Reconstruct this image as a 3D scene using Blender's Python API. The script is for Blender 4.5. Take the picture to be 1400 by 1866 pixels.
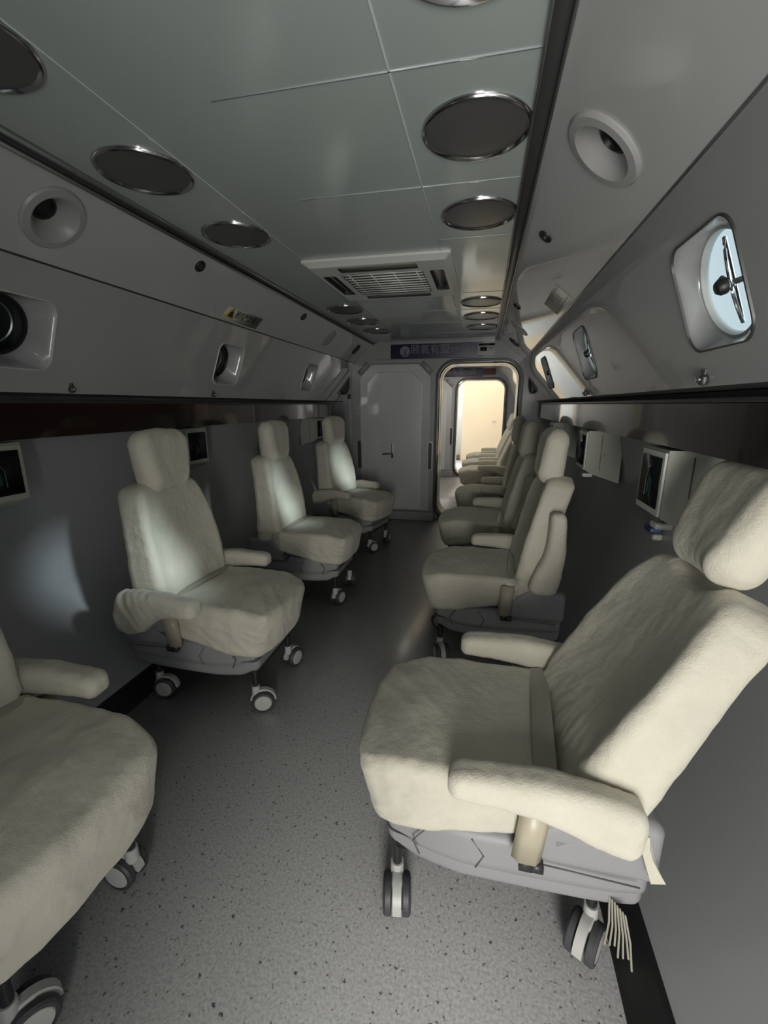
import bpy, bmesh, math, random
from math import pi, sin, cos, sqrt, radians as R
from mathutils import Vector, Matrix, noise
for o in list(bpy.data.objects): bpy.data.objects.remove(o)
sc = bpy.context.scene
COL = sc.collection
# ---------------------------------------------------------------- camera
cam = bpy.data.cameras.new('camera'); camo = bpy.data.objects.new('camera', cam); COL.objects.link(camo)
sc.camera = camo
FPX = 795.0
cam.sensor_fit = 'VERTICAL'; cam.sensor_height = 24.0; cam.lens = 24.0*FPX/1866.0
cam.clip_start = 0.02; cam.clip_end = 100
yaw = math.atan(183/sqrt(795**2+195**2)); pit = math.atan(195/795)
camo.location = (0, 0, 1.35); camo.rotation_euler = (pi/2-pit, 0, yaw)
# ---------------------------------------------------------------- light
sc.view_settings.view_transform = 'Standard'; sc.view_settings.look = 'None'
sc.view_settings.gamma = 1; sc.view_settings.exposure = 0.0; sc.view_settings.use_curve_mapping = False
w = bpy.data.worlds.new('sky'); sc.world = w; w.use_nodes = True
w.node_tree.nodes['Background'].inputs[0].default_value = (.80, .93, 1.0, 1)
w.node_tree.nodes['Background'].inputs[1].default_value = .85
def area(name, loc, rot, sx, sy, power, col):
    l = bpy.data.lights.new(name, 'AREA'); l.shape = 'RECTANGLE'; l.size = sx; l.size_y = sy; l.energy = power; l.color = col
    o = bpy.data.objects.new(name, l); COL.objects.link(o); o.location = loc; o.rotation_euler = rot; return o
# daylight through the open entrance behind the photographer
area('entrance_daylight', (.22, -1.18, .78), (pi/2, 0, 0), .60, 1.30, 50, (1.0, .965, .90))
# the brightly lit hall past the second chamber
area('hall_light', (-.1, 9.9, 2.7), (0, 0, 0), 2.4, 1.6, 46, (1.0, .92, .78))
area('hall_daylight', (-1.9, 9.6, 1.4), (0, -pi/2, 0), 1.8, 1.6, 24, (.80, .92, 1.0))
sun = bpy.data.lights.new('sun', 'SUN'); sun.energy = 5.0; sun.angle = R(7); sun.color = (.90, .97, 1.0)
area('second_chamber_light', (-.55, 6.9, 1.99), (0, 0, 0), .5, 2.4, 16, (1.0, .93, .82))  # added fill without a fixture, brightens the second chamber's floor and doorway
suno = bpy.data.objects.new('sun', sun); COL.objects.link(suno)
suno.rotation_euler = Vector((-1.75, .38, -.95)).to_track_quat('-Z', 'Y').to_euler()

# added second sun, fills in the pale patch on the left wall through portholes
fill_sun = bpy.data.lights.new('outside_glow', 'SUN'); fill_sun.energy = 4.6; fill_sun.angle = R(8); fill_sun.color = (.88, .97, 1.0)
fill_suno = bpy.data.objects.new('outside_glow', fill_sun); COL.objects.link(fill_suno)
fill_suno.rotation_euler = Vector((-2.3, .34, -1.0)).to_track_quat('-Z', 'Y').to_euler()

# ---------------------------------------------------------------- materials
def mat(name, col, rough=.5, metal=0, coat=0, spec=.5, bump=None, speck=None, sheen=0, var=None, emis=None, coatr=.05):
    m = bpy.data.materials.new(name); m.use_nodes = True; nt = m.node_tree; b = nt.nodes['Principled BSDF']
    b.inputs['Base Color'].default_value = (*col, 1); b.inputs['Roughness'].default_value = rough
    b.inputs['Metallic'].default_value = metal; b.inputs['Coat Weight'].default_value = coat; b.inputs['Coat Roughness'].default_value = coatr
    b.inputs['Specular IOR Level'].default_value = spec
    if sheen: b.inputs['Sheen Weight'].default_value = sheen; b.inputs['Sheen Roughness'].default_value = .5
    tc = nt.nodes.new('ShaderNodeTexCoord')
    if var:
        n = nt.nodes.new('ShaderNodeTexNoise'); n.inputs['Scale'].default_value = var[0]; n.inputs['Detail'].default_value = 4
        r = nt.nodes.new('ShaderNodeValToRGB'); r.color_ramp.elements[0].position = .3; r.color_ramp.elements[1].position = .7
        r.color_ramp.elements[0].color = (*[c*var[1] for c in col], 1); r.color_ramp.elements[1].color = (*[min(1, c*var[2]) for c in col], 1)
        nt.links.new(tc.outputs['Object'], n.inputs['Vector']); nt.links.new(n.outputs['Fac'], r.inputs[0]); nt.links.new(r.outputs[0], b.inputs['Base Color'])
    if bump:
        prev = None
        for (s, st, det) in bump:
            n = nt.nodes.new('ShaderNodeTexNoise'); n.inputs['Scale'].default_value = s; n.inputs['Detail'].default_value = det
            bp = nt.nodes.new('ShaderNodeBump'); bp.inputs['Strength'].default_value = st; bp.inputs['Distance'].default_value = .01
            nt.links.new(tc.outputs['Object'], n.inputs['Vector']); nt.links.new(n.outputs['Fac'], bp.inputs['Height'])
            if prev: nt.links.new(prev.outputs[0], bp.inputs['Normal'])
            prev = bp
        nt.links.new(prev.outputs[0], b.inputs['Normal'])
    if emis: b.inputs['Emission Color'].default_value = (*emis[0], 1); b.inputs['Emission Strength'].default_value = emis[1]
    return m
M = {}
M['wall'] = mat('wall_paint', (.33, .335, .35), .38, coat=.25, coatr=.2, bump=[(6, .08, 2)])
M['panel'] = mat('panel_paint', (.38, .385, .385), .36, coat=1, coatr=.025, bump=[(2.2, .10, 1)])
M['upper'] = mat('upper_panel_paint', (.46, .47, .47), .35, coat=.9, coatr=.03, bump=[(2.0, .05, 1)])
M['ceiling'] = mat('ceiling_sheet', (.41, .465, .45), .32, coat=.7, coatr=.08, bump=[(1.2, .06, 1)])
M['black'] = mat('black_rubber', (.012, .012, .013), .45)
M['dark'] = mat('dark_grey_plastic', (.035, .035, .037), .4)
M['chrome'] = mat('chrome', (.62, .62, .62), .12, metal=1)
M['rim'] = mat('dark_polished_rim', (.52, .52, .52), .14, metal=1)
M['alu'] = mat('brushed_aluminium', (.45, .45, .45), .3, metal=1)
M['fascia'] = mat('dark_polished_wood', (.018, .009, .007), .18, coat=.8, coatr=.04, var=(3, .5, 1.5))
M['fabric'] = mat('cream_velvet', (.59, .565, .475), .85, sheen=.2, spec=.2, bump=[(38, .35, 4), (420, .25, 2)], var=(9, .92, 1.05))
M['shell'] = mat('grey_plastic_shell', (.27, .27, .28), .5, bump=[(500, .05, 1)])
M['frame'] = mat('black_steel_frame', (.02, .02, .022), .4)
M['groove'] = mat('shadow_grey_plastic', (.10, .10, .105), .5)
M['tan'] = mat('tan_plastic', (.42, .38, .29), .35)
M['lgrey'] = mat('light_grey_plastic', (.47, .47, .45), .4)
M['tyre'] = mat('dark_grey_tyre', (.05, .05, .055), .5)
M['door'] = mat('door_paint', (.60, .61, .63), .3, coat=.6, coatr=.08)
M['cream'] = mat('cream_gloss_paint', (.80, .76, .62), .3, coat=.4)
M['housing'] = mat('ivory_plastic', (.34, .35, .30), .4)
M['screen'] = mat('black_glass', (.006, .007, .008), .3, spec=.2)
M['lamp'] = mat('frosted_grey_glass', (.085, .085, .085), .32)
M['grille'] = mat('grille_shadow_grey', (.16, .16, .13), .6)
M['white'] = mat('white_plastic', (.62, .63, .61), .4)
M['spk'] = mat('grey_speaker_cone', (.34, .34, .34), .35)
M['blue'] = mat('navy_sign', (.007, .006, .045), .4)
M['ink'] = mat('sign_lettering', (.22, .23, .27), .5)
M['label'] = mat('label_paper', (.45, .46, .36), .5)
M['labelg'] = mat('faded_grey_label', (.42, .42, .37), .5)
M['amber'] = mat('amber_print', (.50, .28, .04), .5)
M['blk'] = mat('black_print', (.01, .01, .01), .5)
M['greyink'] = mat('grey_print', (.16, .16, .16), .5)
M['teal'] = mat('dim_teal_print', (.016, .045, .042), .5)
M['bluep'] = mat('blue_plastic', (.02, .06, .16), .4)
M['wood'] = mat('pale_beech_door', (.86, .70, .50), .5, var=(1.2, .95, 1.04))
M['hall'] = mat('hall_wall_paint', (.88, .90, .90), .6)
M['red'] = mat('dark_red_label', (.12, .03, .02), .5)
M['beltm'] = mat('tan_satin_webbing', (.36, .35, .29), .28)
# floor: speckled vinyl
fm = mat('speckled_vinyl', (.33, .33, .325), .40, coat=.3, coatr=.2)
nt = fm.node_tree; b = nt.nodes['Principled BSDF']; tc = nt.nodes.new('ShaderNodeTexCoord')
mix = None
def ramp(src, p0, p1, c0, c1):
    r = nt.nodes.new('ShaderNodeValToRGB'); e = r.color_ramp.elements
    e[0].position = p0; e[1].position = p1; e[0].color = c0; e[1].color = c1; nt.links.new(src, r.inputs[0]); return r.outputs[0]
n1 = nt.nodes.new('ShaderNodeTexNoise'); n1.inputs['Scale'].default_value = 130; n1.inputs['Detail'].default_value = 2
nt.links.new(tc.outputs['Object'], n1.inputs['Vector'])
base = ramp(n1.outputs['Fac'], .3, .7, (.28, .28, .278, 1), (.42, .42, .415, 1))
n2 = nt.nodes.new('ShaderNodeTexNoise'); n2.inputs['Scale'].default_value = 75; n2.inputs['Detail'].default_value = 3; n2.inputs['Roughness'].default_value = .6
nt.links.new(tc.outputs['Object'], n2.inputs['Vector'])
msk = ramp(n2.outputs['Fac'], .63, .67, (0, 0, 0, 1), (1, 1, 1, 1))
mx = nt.nodes.new('ShaderNodeMix'); mx.data_type = 'RGBA'
nt.links.new(msk, mx.inputs[0]); nt.links.new(base, mx.inputs[6]); mx.inputs[7].default_value = (.06, .06, .06, 1)
nt.links.new(mx.outputs[2], b.inputs['Base Color'])
M['floor'] = fm
# porthole glass
gm = bpy.data.materials.new('milky_acrylic_pane'); gm.use_nodes = True; nt = gm.node_tree; nt.nodes.clear()
out = nt.nodes.new('ShaderNodeOutputMaterial'); tr = nt.nodes.new('ShaderNodeBsdfTransparent'); gl = nt.nodes.new('ShaderNodeBsdfGlossy')
tr.inputs[0].default_value = (.93, .97, .97, 1); gl.inputs['Roughness'].default_value = .08
ms = nt.nodes.new('ShaderNodeMixShader'); ms.inputs[0].default_value = .06
nt.links.new(tr.outputs[0], ms.inputs[1]); nt.links.new(gl.outputs[0], ms.inputs[2]); nt.links.new(ms.outputs[0], out.inputs[0])
M['pane'] = gm

# ---------------------------------------------------------------- helpers
def link(name, me, m=None, parent=None, smooth=True):
    o = bpy.data.objects.new(name, me); COL.objects.link(o)
    if m and not me.materials: me.materials.append(m)
    if smooth:
        for p in me.polygons: p.use_smooth = True
    if parent: o.parent = parent
    return o
def tag(o, label=None, cat=None, group=None, kind=None):
    if label: o['label'] = label
    if cat: o['category'] = cat
    if group: o['group'] = group
    if kind: o['kind'] = kind
    return o
def empty(name, loc=(0, 0, 0), rot=(0, 0, 0), label=None, cat=None, group=None, kind=None):
    o = bpy.data.objects.new(name, None); COL.objects.link(o); o.empty_display_size = .05
    o.location = loc; o.rotation_euler = rot; return tag(o, label, cat, group, kind)
def mesh(name, V, F, sharp=None):
    me = bpy.data.meshes.new(name); me.from_pydata([tuple(v) for v in V], [], F); me.update()
    bm = bmesh.new(); bm.from_mesh(me); bmesh.ops.recalc_face_normals(bm, faces=bm.faces)
    if sharp is not None:
        for e in bm.edges:
            if len(e.link_faces) == 2 and e.calc_face_angle(0) > sharp: e.smooth = False
    bm.to_mesh(me); bm.free(); return me
SH = R(38)
class MB:
    def __init__(s): s.V = []; s.F = []
    def add(s, V, F):
        k = len(s.V); s.V += [Vector(v) for v in V]; s.F += [tuple(i+k for i in f) for f in F]; return s
    def box(s, c, d, rot=None, bev=0):
        x, y, z = [q/2 for q in d]; T = Matrix.Translation(c) @ (rot or Matrix.Identity(4))
        if bev:
            me = rbox_data(d, bev, 1, 3); return s.add([T @ v for v in me[0]], me[1])
        P = [T @ Vector((a*x, b*y, e*z)) for a in (-1, 1) for b in (-1, 1) for e in (-1, 1)]
        return s.add(P, [(0, 1, 3, 2), (4, 6, 7, 5), (0, 4, 5, 1), (2, 3, 7, 6), (0, 2, 6, 4), (1, 5, 7, 3)])
    def lathe(s, prof, T=Matrix.Identity(4), n=40, closed=False):   # prof [(r,z)], around Z
        V = []; F = []
        for k in range(n):
            a = 2*pi*k/n
            V += [T @ Vector((r*cos(a), r*sin(a), z)) for r, z in prof]
        m = len(prof)
        for k in range(n):
            k2 = (k+1) % n
            for j in range(m-1 if not closed else m):
                j2 = (j+1) % m
                F.append((k*m+j, k2*m+j, k2*m+j2, k*m+j2))
        return s.add(V, F)
    def tube(s, pts, r, n=8, flat=None):
        pts = [Vector(p) for p in pts]; V = []; F = []
        for i, p in enumerate(pts):
            t = (pts[min(i+1, len(pts)-1)] - pts[max(i-1, 0)]).normalized()
            u = t.cross(Vector((0, 0, 1)) if abs(t.z) < .9 else Vector((0, 1, 0))).normalized(); v = t.cross(u)
            rr = r[i] if isinstance(r, (list, tuple)) else r
            for k in range(n):
                a = 2*pi*k/n; V.append(p + u*cos(a)*rr + v*sin(a)*rr*(flat or 1))
        for i in range(len(pts)-1):
            for k in range(n): F.append((i*n+k, i*n+(k+1) % n, (i+1)*n+(k+1) % n, (i+1)*n+k))
        F.append(tuple(range(n))); F.append(tuple(range((len(pts)-1)*n, len(pts)*n)))
        return s.add(V, F)
    def loft(s, rings, cap0=True, cap1=True, closed=True):
        n = len(rings[0]); V = [p for r in rings for p in r]; F = []
        for i in range(len(rings)-1):
            for k in range(n if closed else n-1): F.append((i*n+k, i*n+(k+1) % n, (i+1)*n+(k+1) % n, (i+1)*n+k))
        if cap0: F.append(tuple(range(n)))
        if cap1: F.append(tuple(range((len(rings)-1)*n, len(rings)*n)))
        return s.add(V, F)
    def me(s, name, sharp=SH): return mesh(name, s.V, s.F, sharp)
    def obj(s, name, m, parent=None, sharp=SH): return link(name, s.me(name, sharp), m, parent)
def rbox_data(d, r, mid=8, cor=5):
    h = [q/2 for q in d]; r = min(r, min(h)*.999)
    def samples(hh):
        c = [hh-r + r*math.tan(pi/4*k/cor) for k in range(cor+1)]
        L = [-x for x in reversed(c)]; n = mid
        L += [-(hh-r) + 2*(hh-r)*k/n for k in range(1, n)]; L += c
        return L
    S = [samples(q) for q in h]; idx = {}; V = []; F = []
    def vid(p):
        k = tuple(round(q, 6) for q in p)
        if k not in idx:
            inn = Vector([max(-(h[i]-r), min(h[i]-r, p[i])) for i in range(3)]); dd = Vector(p)-inn
            idx[k] = len(V); V.append(inn + dd.normalized()*r if dd.length > 1e-9 else inn)
        return idx[k]
    for ax in range(3):
        a, b_ = [(1, 2), (0, 2), (0, 1)][ax]
        for sg in (-1, 1):
            for i in range(len(S[a])-1):
                for j in range(len(S[b_])-1):
                    q = []
                    for (ii, jj) in ((i, j), (i+1, j), (i+1, j+1), (i, j+1)):
                        p = [0, 0, 0]; p[ax] = sg*h[ax]; p[a] = S[a][ii]; p[b_] = S[b_][jj]; q.append(vid(p))
                    F.append(tuple(q))
    return V, F
def soft(name, d, r, fn=None, wr=None, mid=14, cor=6):
    """rounded box, shaped by fn and creased by wr(point, normal) -> displacement"""
    V, F = rbox_data(d, r, mid, cor)
    if fn: V = [Vector(fn(v.x, v.y, v.z)) for v in V]
    me = mesh(name, V, F)
    if wr:
        ns = [v.normal.copy() for v in me.vertices]
        for v, n in zip(me.vertices, ns): v.co = v.co + n*wr(v.co, n)
        me.update()
    return me
def nz(p, s, o=0): return noise.noise(Vector((p[0]*s[0]+o, p[1]*s[1]+o*1.7, p[2]*s[2]-o)))
def ridge(p, s, o=0): return 1-2*abs(nz(p, s, o))
def rrect(cx, cy, hx, hy, r, n=8):
    P = []
    for (sx, sy, a0) in ((1, 1, 0), (-1, 1, pi/2), (-1, -1, pi), (1, -1, 3*pi/2)):
        for k in range(n+1):
            a = a0 + pi/2*k/n; P.append((cx + sx*(hx-r) + r*cos(a), cy + sy*(hy-r) + r*sin(a)))
    return P
def circ(cx, cy, r, n=36): return [(cx+r*cos(2*pi*k/n), cy+r*sin(2*pi*k/n)) for k in range(n)]
def fill(loops, tf, name='sheet'):
    """planar polygon with holes; tf maps (u,v) to 3D"""
    bm = bmesh.new(); E = []
    for L in loops:
        vs = [bm.verts.new((u, v, 0)) for u, v in L]
        for i in range(len(vs)): E.append(bm.edges.new((vs[i], vs[(i+1) % len(vs)])))
    bmesh.ops.triangle_fill(bm, use_beauty=True, use_dissolve=False, edges=E)
    for v in bm.verts: v.co = Vector(tf(v.co.x, v.co.y))
    bmesh.ops.recalc_face_normals(bm, faces=bm.faces)
    me = bpy.data.meshes.new(name); bm.to_mesh(me); bm.free(); return me
def text(s, size, T, m, parent, name='lettering', depth=.0008, align='CENTER', sx=1):
    cu = bpy.data.curves.new('t', 'FONT'); cu.body = s; cu.size = size; cu.extrude = depth; cu.align_x = align; cu.align_y = 'CENTER'
    o = bpy.data.objects.new('t', cu); COL.objects.link(o); bpy.context.view_layer.update()
    me = bpy.data.meshes.new_from_object(o.evaluated_get(bpy.context.evaluated_depsgraph_get()))
    bpy.data.objects.remove(o); me.transform(Matrix.Diagonal((sx, 1, 1, 1))); me.transform(T); me.materials.clear()
    return link(name, me, m, parent, smooth=False)
def frameM(o, x, y, z):
    return Matrix(((x[0], y[0], z[0], o[0]), (x[1], y[1], z[1], o[1]), (x[2], y[2], z[2], o[2]), (0, 0, 0, 1)))

# ---------------------------------------------------------------- room shell
CXR = -.555                      # centre line of the chamber
Y0, Y1, Y2 = -.62, 5.15, 8.55
ZC = 2.04
def arc_half(z): return sqrt(1.29**2 - (z-.87)**2)
def strip(pts, ya, yb, ny=1):    # extrude an XZ polyline along Y
    mb = MB(); rings = [[Vector((x, ya+(yb-ya)*k/ny, z)) for x, z in pts] for k in range(ny+1)]
    mb.loft(rings, False, False, closed=False); return mb
zs = [1.42*k/22 for k in range(23)]
def lower(side): return [(CXR + side*arc_half(z), z) for z in zs]
def st(name, me_or_mb, m, sharp=SH, parent=None, smooth=True):
    me = me_or_mb.me(name, sharp) if isinstance(me_or_mb, MB) else me_or_mb
    o = link(name, me, m, parent, smooth)
    if not parent: o['kind'] = 'structure'
    return o
st('wall_left', strip(lower(-1), Y0, Y1), M['wall'])
st('wall_right', strip(lower(1), Y0, Y1), M['wall'])
st('floor', MB().box((CXR, (Y0+Y1)/2-.3, -.02), (2.4, Y1-Y0+.6, .04)), M['floor'])
for s, nm in ((-1, 'left'), (1, 'right')):
    for (ya, yb, sfx) in ((Y0, Y1, ''),):
        mb = MB(); rings = []
        for y in (ya, yb):
            rings.append([Vector((CXR+s*x, y, z)) for x, z in ((.940, .0005), (1.000, .074), (1.004, .078), (1.03, .080), (1.03, .0005))])
        mb.loft(rings); st('baseboard_'+nm, mb, M['black'])
# corner points of the upper profile
TL, TR = (-1.27, ZC), (.113, ZC)
ML, MR = (-1.495, 1.82), (.385, 1.82)
BL, BR = (-1.655, 1.395), (.545, 1.395)
ceil_pts = [(TL[0]-.02, ZC), (TR[0]+.02, ZC)]
st('ceiling', strip(ceil_pts, Y0, Y1), M['ceiling'])
def seam(name, a, b, wd=.004, m=None, dz=.0008):
    a = Vector(a); b = Vector(b); d = (b-a); L = d.length; ang = math.atan2(d.y, d.x)
    mb = MB().box(((a.x+b.x)/2, (a.y+b.y)/2, ZC-dz), (L, wd, .003), Matrix.Rotation(ang, 4, 'Z'))
    return st(name, mb, m or M['ceiling'])
k = 1
for y in (.60, 1.10, 1.62, 2.10, 3.05, 3.55, 4.05, 4.60):
    seam('trim_%d' % k, (TR[0]-.03, y, 0), (-.66 if y < 2 or y > 3 else -.23, y, 0)); k += 1
seam('trim_%d' % k, (-.235, Y0, 0), (-.235, Y1, 0), .005); k += 1
seam('trim_%d' % k, (-.905, Y0, 0), (-.905, Y1, 0), .003); k += 1
# dark shadow-gap strips with metal edges where ceiling meets the sloping panels
for s, T in ((-1, TL), (1, TR)):
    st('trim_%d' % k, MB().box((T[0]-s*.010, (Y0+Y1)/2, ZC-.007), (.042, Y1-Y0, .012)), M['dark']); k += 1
    st('trim_%d' % k, MB().box((T[0]-s*.034, (Y0+Y1)/2, ZC-.008), (.006, Y1-Y0, .016)), M['alu']); k += 1
    st('trim_%d' % k, MB().box((T[0]+s*.006, (Y0+Y1)/2, ZC-.018), (.005, Y1-Y0, .02)), M['alu']); k += 1
def plane_frame(A, B, s):
    """sheet going from A (top) down to B; returns tf(y, v, depth) with depth outwards, and unit vectors"""
    a = Vector((A[0], 0, A[1])); bb = Vector((B[0], 0, B[1])); d = (bb-a); L = d.length; d.normalize()
    n = Vector((s*abs(d.z), 0, abs(d.x)))
    if n.dot(d) > 1e-3 or n.dot(d) < -1e-3: n = Vector((s*abs(d.z), 0, abs(d.x)))
    def tf(y, v, dep=0): return Vector((a.x, y, a.z)) + d*v + n*dep
    return tf, L, d, n
UPL, LU_, dUL, nUL = plane_frame(TL, ML, -1)
UPR, LR_, dUR, nUR = plane_frame(TR, MR, 1)
LPL, LL_, dLL, nLL = plane_frame(ML, BL, -1)
LPR, LRR, dLR, nLR = plane_frame(MR, BR, 1)
# sloping upper panels
SPK_L, SPK_R = [(1.315, .155)], [(1.285, .170)]
win = {'R': (1.18, 2.44, 3.78), 'L': (1.285, 2.60, 3.93)}
def sheet(name, tf, L, holes, m):
    outer = [(Y0, 0), (Y1, 0), (Y1, L), (Y0, L)]
    return st(name, fill([outer]+holes, lambda u, v: tf(u, v), name), m, smooth=False)
sheet('ceiling_left', UPL, LU_, [circ(y, v, .0705) for y, v in SPK_L], M['upper'])
sheet('ceiling_right', UPR, LR_, [circ(y, v, .0705) for y, v in SPK_R], M['upper'])
WV, WHX, WHY, WR = .242, .137, .122, .045
sheet('wall_upper_left', LPL, LL_, [rrect(y, WV, WHX, WHY, WR) for y in win['L']], M['panel'])
sheet('wall_upper_right', LPR, LRR, [rrect(y, WV, WHX, WHY, WR) for y in win['R']], M['panel'])
# edge beads between the two sloping panels, ledges below
for s, Mx, Bx in ((-1, ML, BL), (1, MR, BR)):
    st('trim_%d' % k, MB().tube([(Mx[0], Y0, Mx[1]), (Mx[0], Y1, Mx[1])], .004), M['alu'] if s > 0 else M['dark']); k += 1
    W = CXR + s*arc_half(1.385)
    st('trim_%d' % k, strip([(Bx[0], Bx[1]), (Bx[0]+s*.012, 1.385), (W+s*.03, 1.385)], Y0, Y1), M['dark']); k += 1
# ---- bulkheads with two doorways
prof = [(CXR-arc_half(z)-.02, z) for z in zs] + [(ML[0]-.05, 1.86), (TL[0]-.03, ZC+.05), (TR[0]+.03, ZC+.05), (MR[0]+.05, 1.86)] + [(CXR+arc_half(z)+.02, z) for z in reversed(zs)]
DX, DZ, DHX, DHZ, DR = -.075, .912, .425, .882, .175
def ring_loft(mb, specs, n=10):   # specs: (grow, y, radius grow)
    rings = []
    for g, y in specs:
        rings.append([Vector((x, y, z)) for x, z in rrect(DX, DZ, DHX+g, DHZ+g, DR+g, n)])
    mb.loft(rings, False, False); return mb
def bulkhead(y, idx, nm):
    hole = rrect(DX, DZ, DHX, DHZ, DR, 10)
    st('wall_'+nm, fill([prof, hole], lambda u, v: (u, y, v)), M['wall'], smooth=False)
    if idx < 0: return
    st('wall_%s_reverse' % nm, fill([prof, rrect(DX, DZ, DHX, DHZ, DR, 10)], lambda u, v: (u, y+.30, v)), M['wall'], smooth=False)
    # the open doorway: black gasket, steel rim, cream painted tunnel
    d = empty('door_%d' % (idx), (0, 0, 0)); d['kind'] = 'structure'
    ring_loft(MB(), [(.050, y), (.050, y-.028), (.046, y-.034), (.024, y-.034), (.020, y-.028), (.020, y)]).obj('door_gasket', M['dark'], d)
    ring_loft(MB(), [(.020, y), (.020, y-.022), (.004, y-.026), (-.004, y-.018), (-.004, y+.02)]).obj('door_rim', M['chrome'], d)
    ring_loft(MB(), [(0, y+.005), (-.004, y+.02), (-.004, y+.30), (.01, y+.31), (.05, y+.31), (.05, y+.30)]).obj('door_frame', M['cream'], d)
    # the closed door leaf with its frame
    c = empty('door_%d' % (idx+1), (0, 0, 0)); c['kind'] = 'structure'
    X0, X1, ZT, zb = -1.43, -.60, 1.83, .11
    def oct_(x0, x1, z0, z1, ch): return [(x0, z0), (x1, z0), (x1, z1-ch), (x1-ch, z1), (x0+ch, z1), (x0, z1-ch)]
    def slab(mb, P, ya, yb, bev=.006):
        cx = sum(p[0] for p in P)/len(P); cz = sum(p[1] for p in P)/len(P)
        def sc_(b_): return [Vector((cx+(x-cx)*(1-b_*2.2), yb if b_ else ya, cz+(z-cz)*(1-b_*1.3))) for x, z in P]
        mb.loft([[Vector((x, ya, z)) for x, z in P], [Vector((x, yb+bev, z)) for x, z in P], sc_(bev)], False, True)
    mb = MB()   # frame: an octagonal band
    A = oct_(X0-.055, X1+.055, .10, ZT+.02, .15); B = oct_(X0+.015, X1-.015, .11, ZT-.02, .13)
    mb.loft([[Vector((x, y, z)) for x, z in A], [Vector((x, y-.03, z)) for x, z in A], [Vector((x, y-.03, z)) for x, z in B], [Vector((x, y, z)) for x, z in B]], False, False)
    mb.obj('door_frame', M['wall'], c)
    mb = MB(); slab(mb, oct_(X0, X1, zb, ZT-.03, .14), y, y-.045); mb.obj('door_leaf', M['door'], c)
    # pressed centre panel, very slightly bowed
    nx = 16; rings = []
    for i in range(nx+1):
        t = i/nx; x = X0+.095+(X1-X0-.19)*t; ch = max(0, .12-abs(min(t, 1-t))*(X1-X0-.19)); bow = .010*(1-(2*t-1)**2)
        rings.append([Vector((x, y-.046, .13)), Vector((x, y-.052-bow, .135)), Vector((x, y-.052-bow, 1.71-ch)), Vector((x, y-.046, 1.715-ch))])
    MB().loft(rings).obj('door_panel', M['door'], c)
    for sx in (X0+.15, X1-.15):   # corner gussets
        s = 1 if sx > -1 else -1
        MB().box((sx+s*.10, y-.055, ZT-.075), (.16, .012, .05), Matrix.Rotation(s*R(45), 4, 'Y')).obj('corner_bracket', M['wall'], c)
    for sx in (X0-.010, X1+.010):
        mb = MB(); P = rrect(sx, .77, .020, .158, .019, 6)
        mb.loft([[Vector((x, y-.03, z)) for x, z in P], [Vector((x, y-.064, z)) for x, z in P]], False, True)
        h = mb.obj('recessed_pull', M['dark'], c)
        mb = MB(); P2 = rrect(sx, .77, .028, .168, .026, 6)
        mb.loft([[Vector((x, y-.03, z)) for x, z in P2], [Vector((x, y-.056, z)) for x, z in P2], [Vector((x, y-.056, z)) for x, z in rrect(sx, .77, .020, .158, .019, 6)]], False, False)
        mb.obj('pull_surround', M['alu'], h)
    hp = MB().box((-1.035, y-.066, .82), (.028, .010, .17), bev=.004).obj('lock_plate', M['alu'], c)
    MB().tube([(-1.035, y-.07, .79), (-1.035, y-.105, .79), (-1.05, y-.11, .79), (-1.145, y-.11, .785)], .008).obj('door_handle', M['dark'], c)
    MB().box((-1.035, y-.072, .765), (.022, .014, .045), bev=.004).obj('lock_cylinder', M['dark'], hp)
    st('trim_%d' % (40+idx), MB().box((-1.03, y-.055, .052), (1.00, .11, .104), bev=.006), M['shell'])
    st('trim_%d' % (42+idx), MB().box((-1.565, y-.012, .95), (.05, .022, 1.66), bev=.006), M['wall'])
bulkhead(Y1, 2, 'far')
# second chamber, seen through the doorway
ob = st('wall_left_second_chamber', strip(lower(-1), Y1+.30, Y2), M['wall'])
st('wall_right_second_chamber', strip(lower(1), Y1+.30, Y2), M['wall'])
up = [(BL[0]-.08, 1.39), BL, ML, TL, TR, MR, BR, (BR[0]+.08, 1.39)]
st('ceiling_second_chamber', strip(up, Y1+.30, Y2), M['upper'])
st('floor_second_chamber', MB().box((CXR, (Y1+Y2)/2+.17, -.02), (2.4, Y2-Y1+.30, .04)), M['floor'])
bulkhead(Y2, 4, 'second_bulkhead')
# hall past the second chamber
HY = 11.2
st('floor_hall', MB().box((-.3, (Y2+HY)/2+.15, -.02), (6, HY-Y2-.3, .04)), M['hall'])
st('ceiling_hall', MB().box((-.3, (Y2+HY)/2+.15, 2.82), (6, HY-Y2-.3, .04)), M['hall'])
st('wall_hall_far', MB().box((-.3, HY+.05, 1.4), (6, .1, 2.84)), M['hall'])
st('wall_hall_left', MB().box((-3.3, (Y2+HY)/2+.15, 1.4), (.1, HY-Y2-.3, 2.84)), M['hall'])
st('wall_hall_right', MB().box((2.7, (Y2+HY)/2+.15, 1.4), (.1, HY-Y2-.3, 2.84)), M['hall'])
P = [(-3.3, -.02), (2.7, -.02), (2.7, 2.84), (-3.3, 2.84)]
st('wall_hall_near', fill([P, rrect(DX, DZ, DHX+.06, DHZ+.06, DR, 8)], lambda u, v: (u, Y2+.325, v)), M['hall'], smooth=False)
d = empty('door_6', kind='structure')
MB().box((.06, HY-.02, 1.28), (1.16, .04, 2.56), bev=.004).obj('door_leaf', M['wood'], d)
MB().box((.44, HY-.045, 1.28), (.012, .012, 2.5)).obj('door_seam', M['cream'], d)
MB().tube([(.28, HY-.03, .96), (.28, HY-.08, .96), (.20, HY-.085, .96)], .012).obj('door_handle', M['alu'], d)
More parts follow.
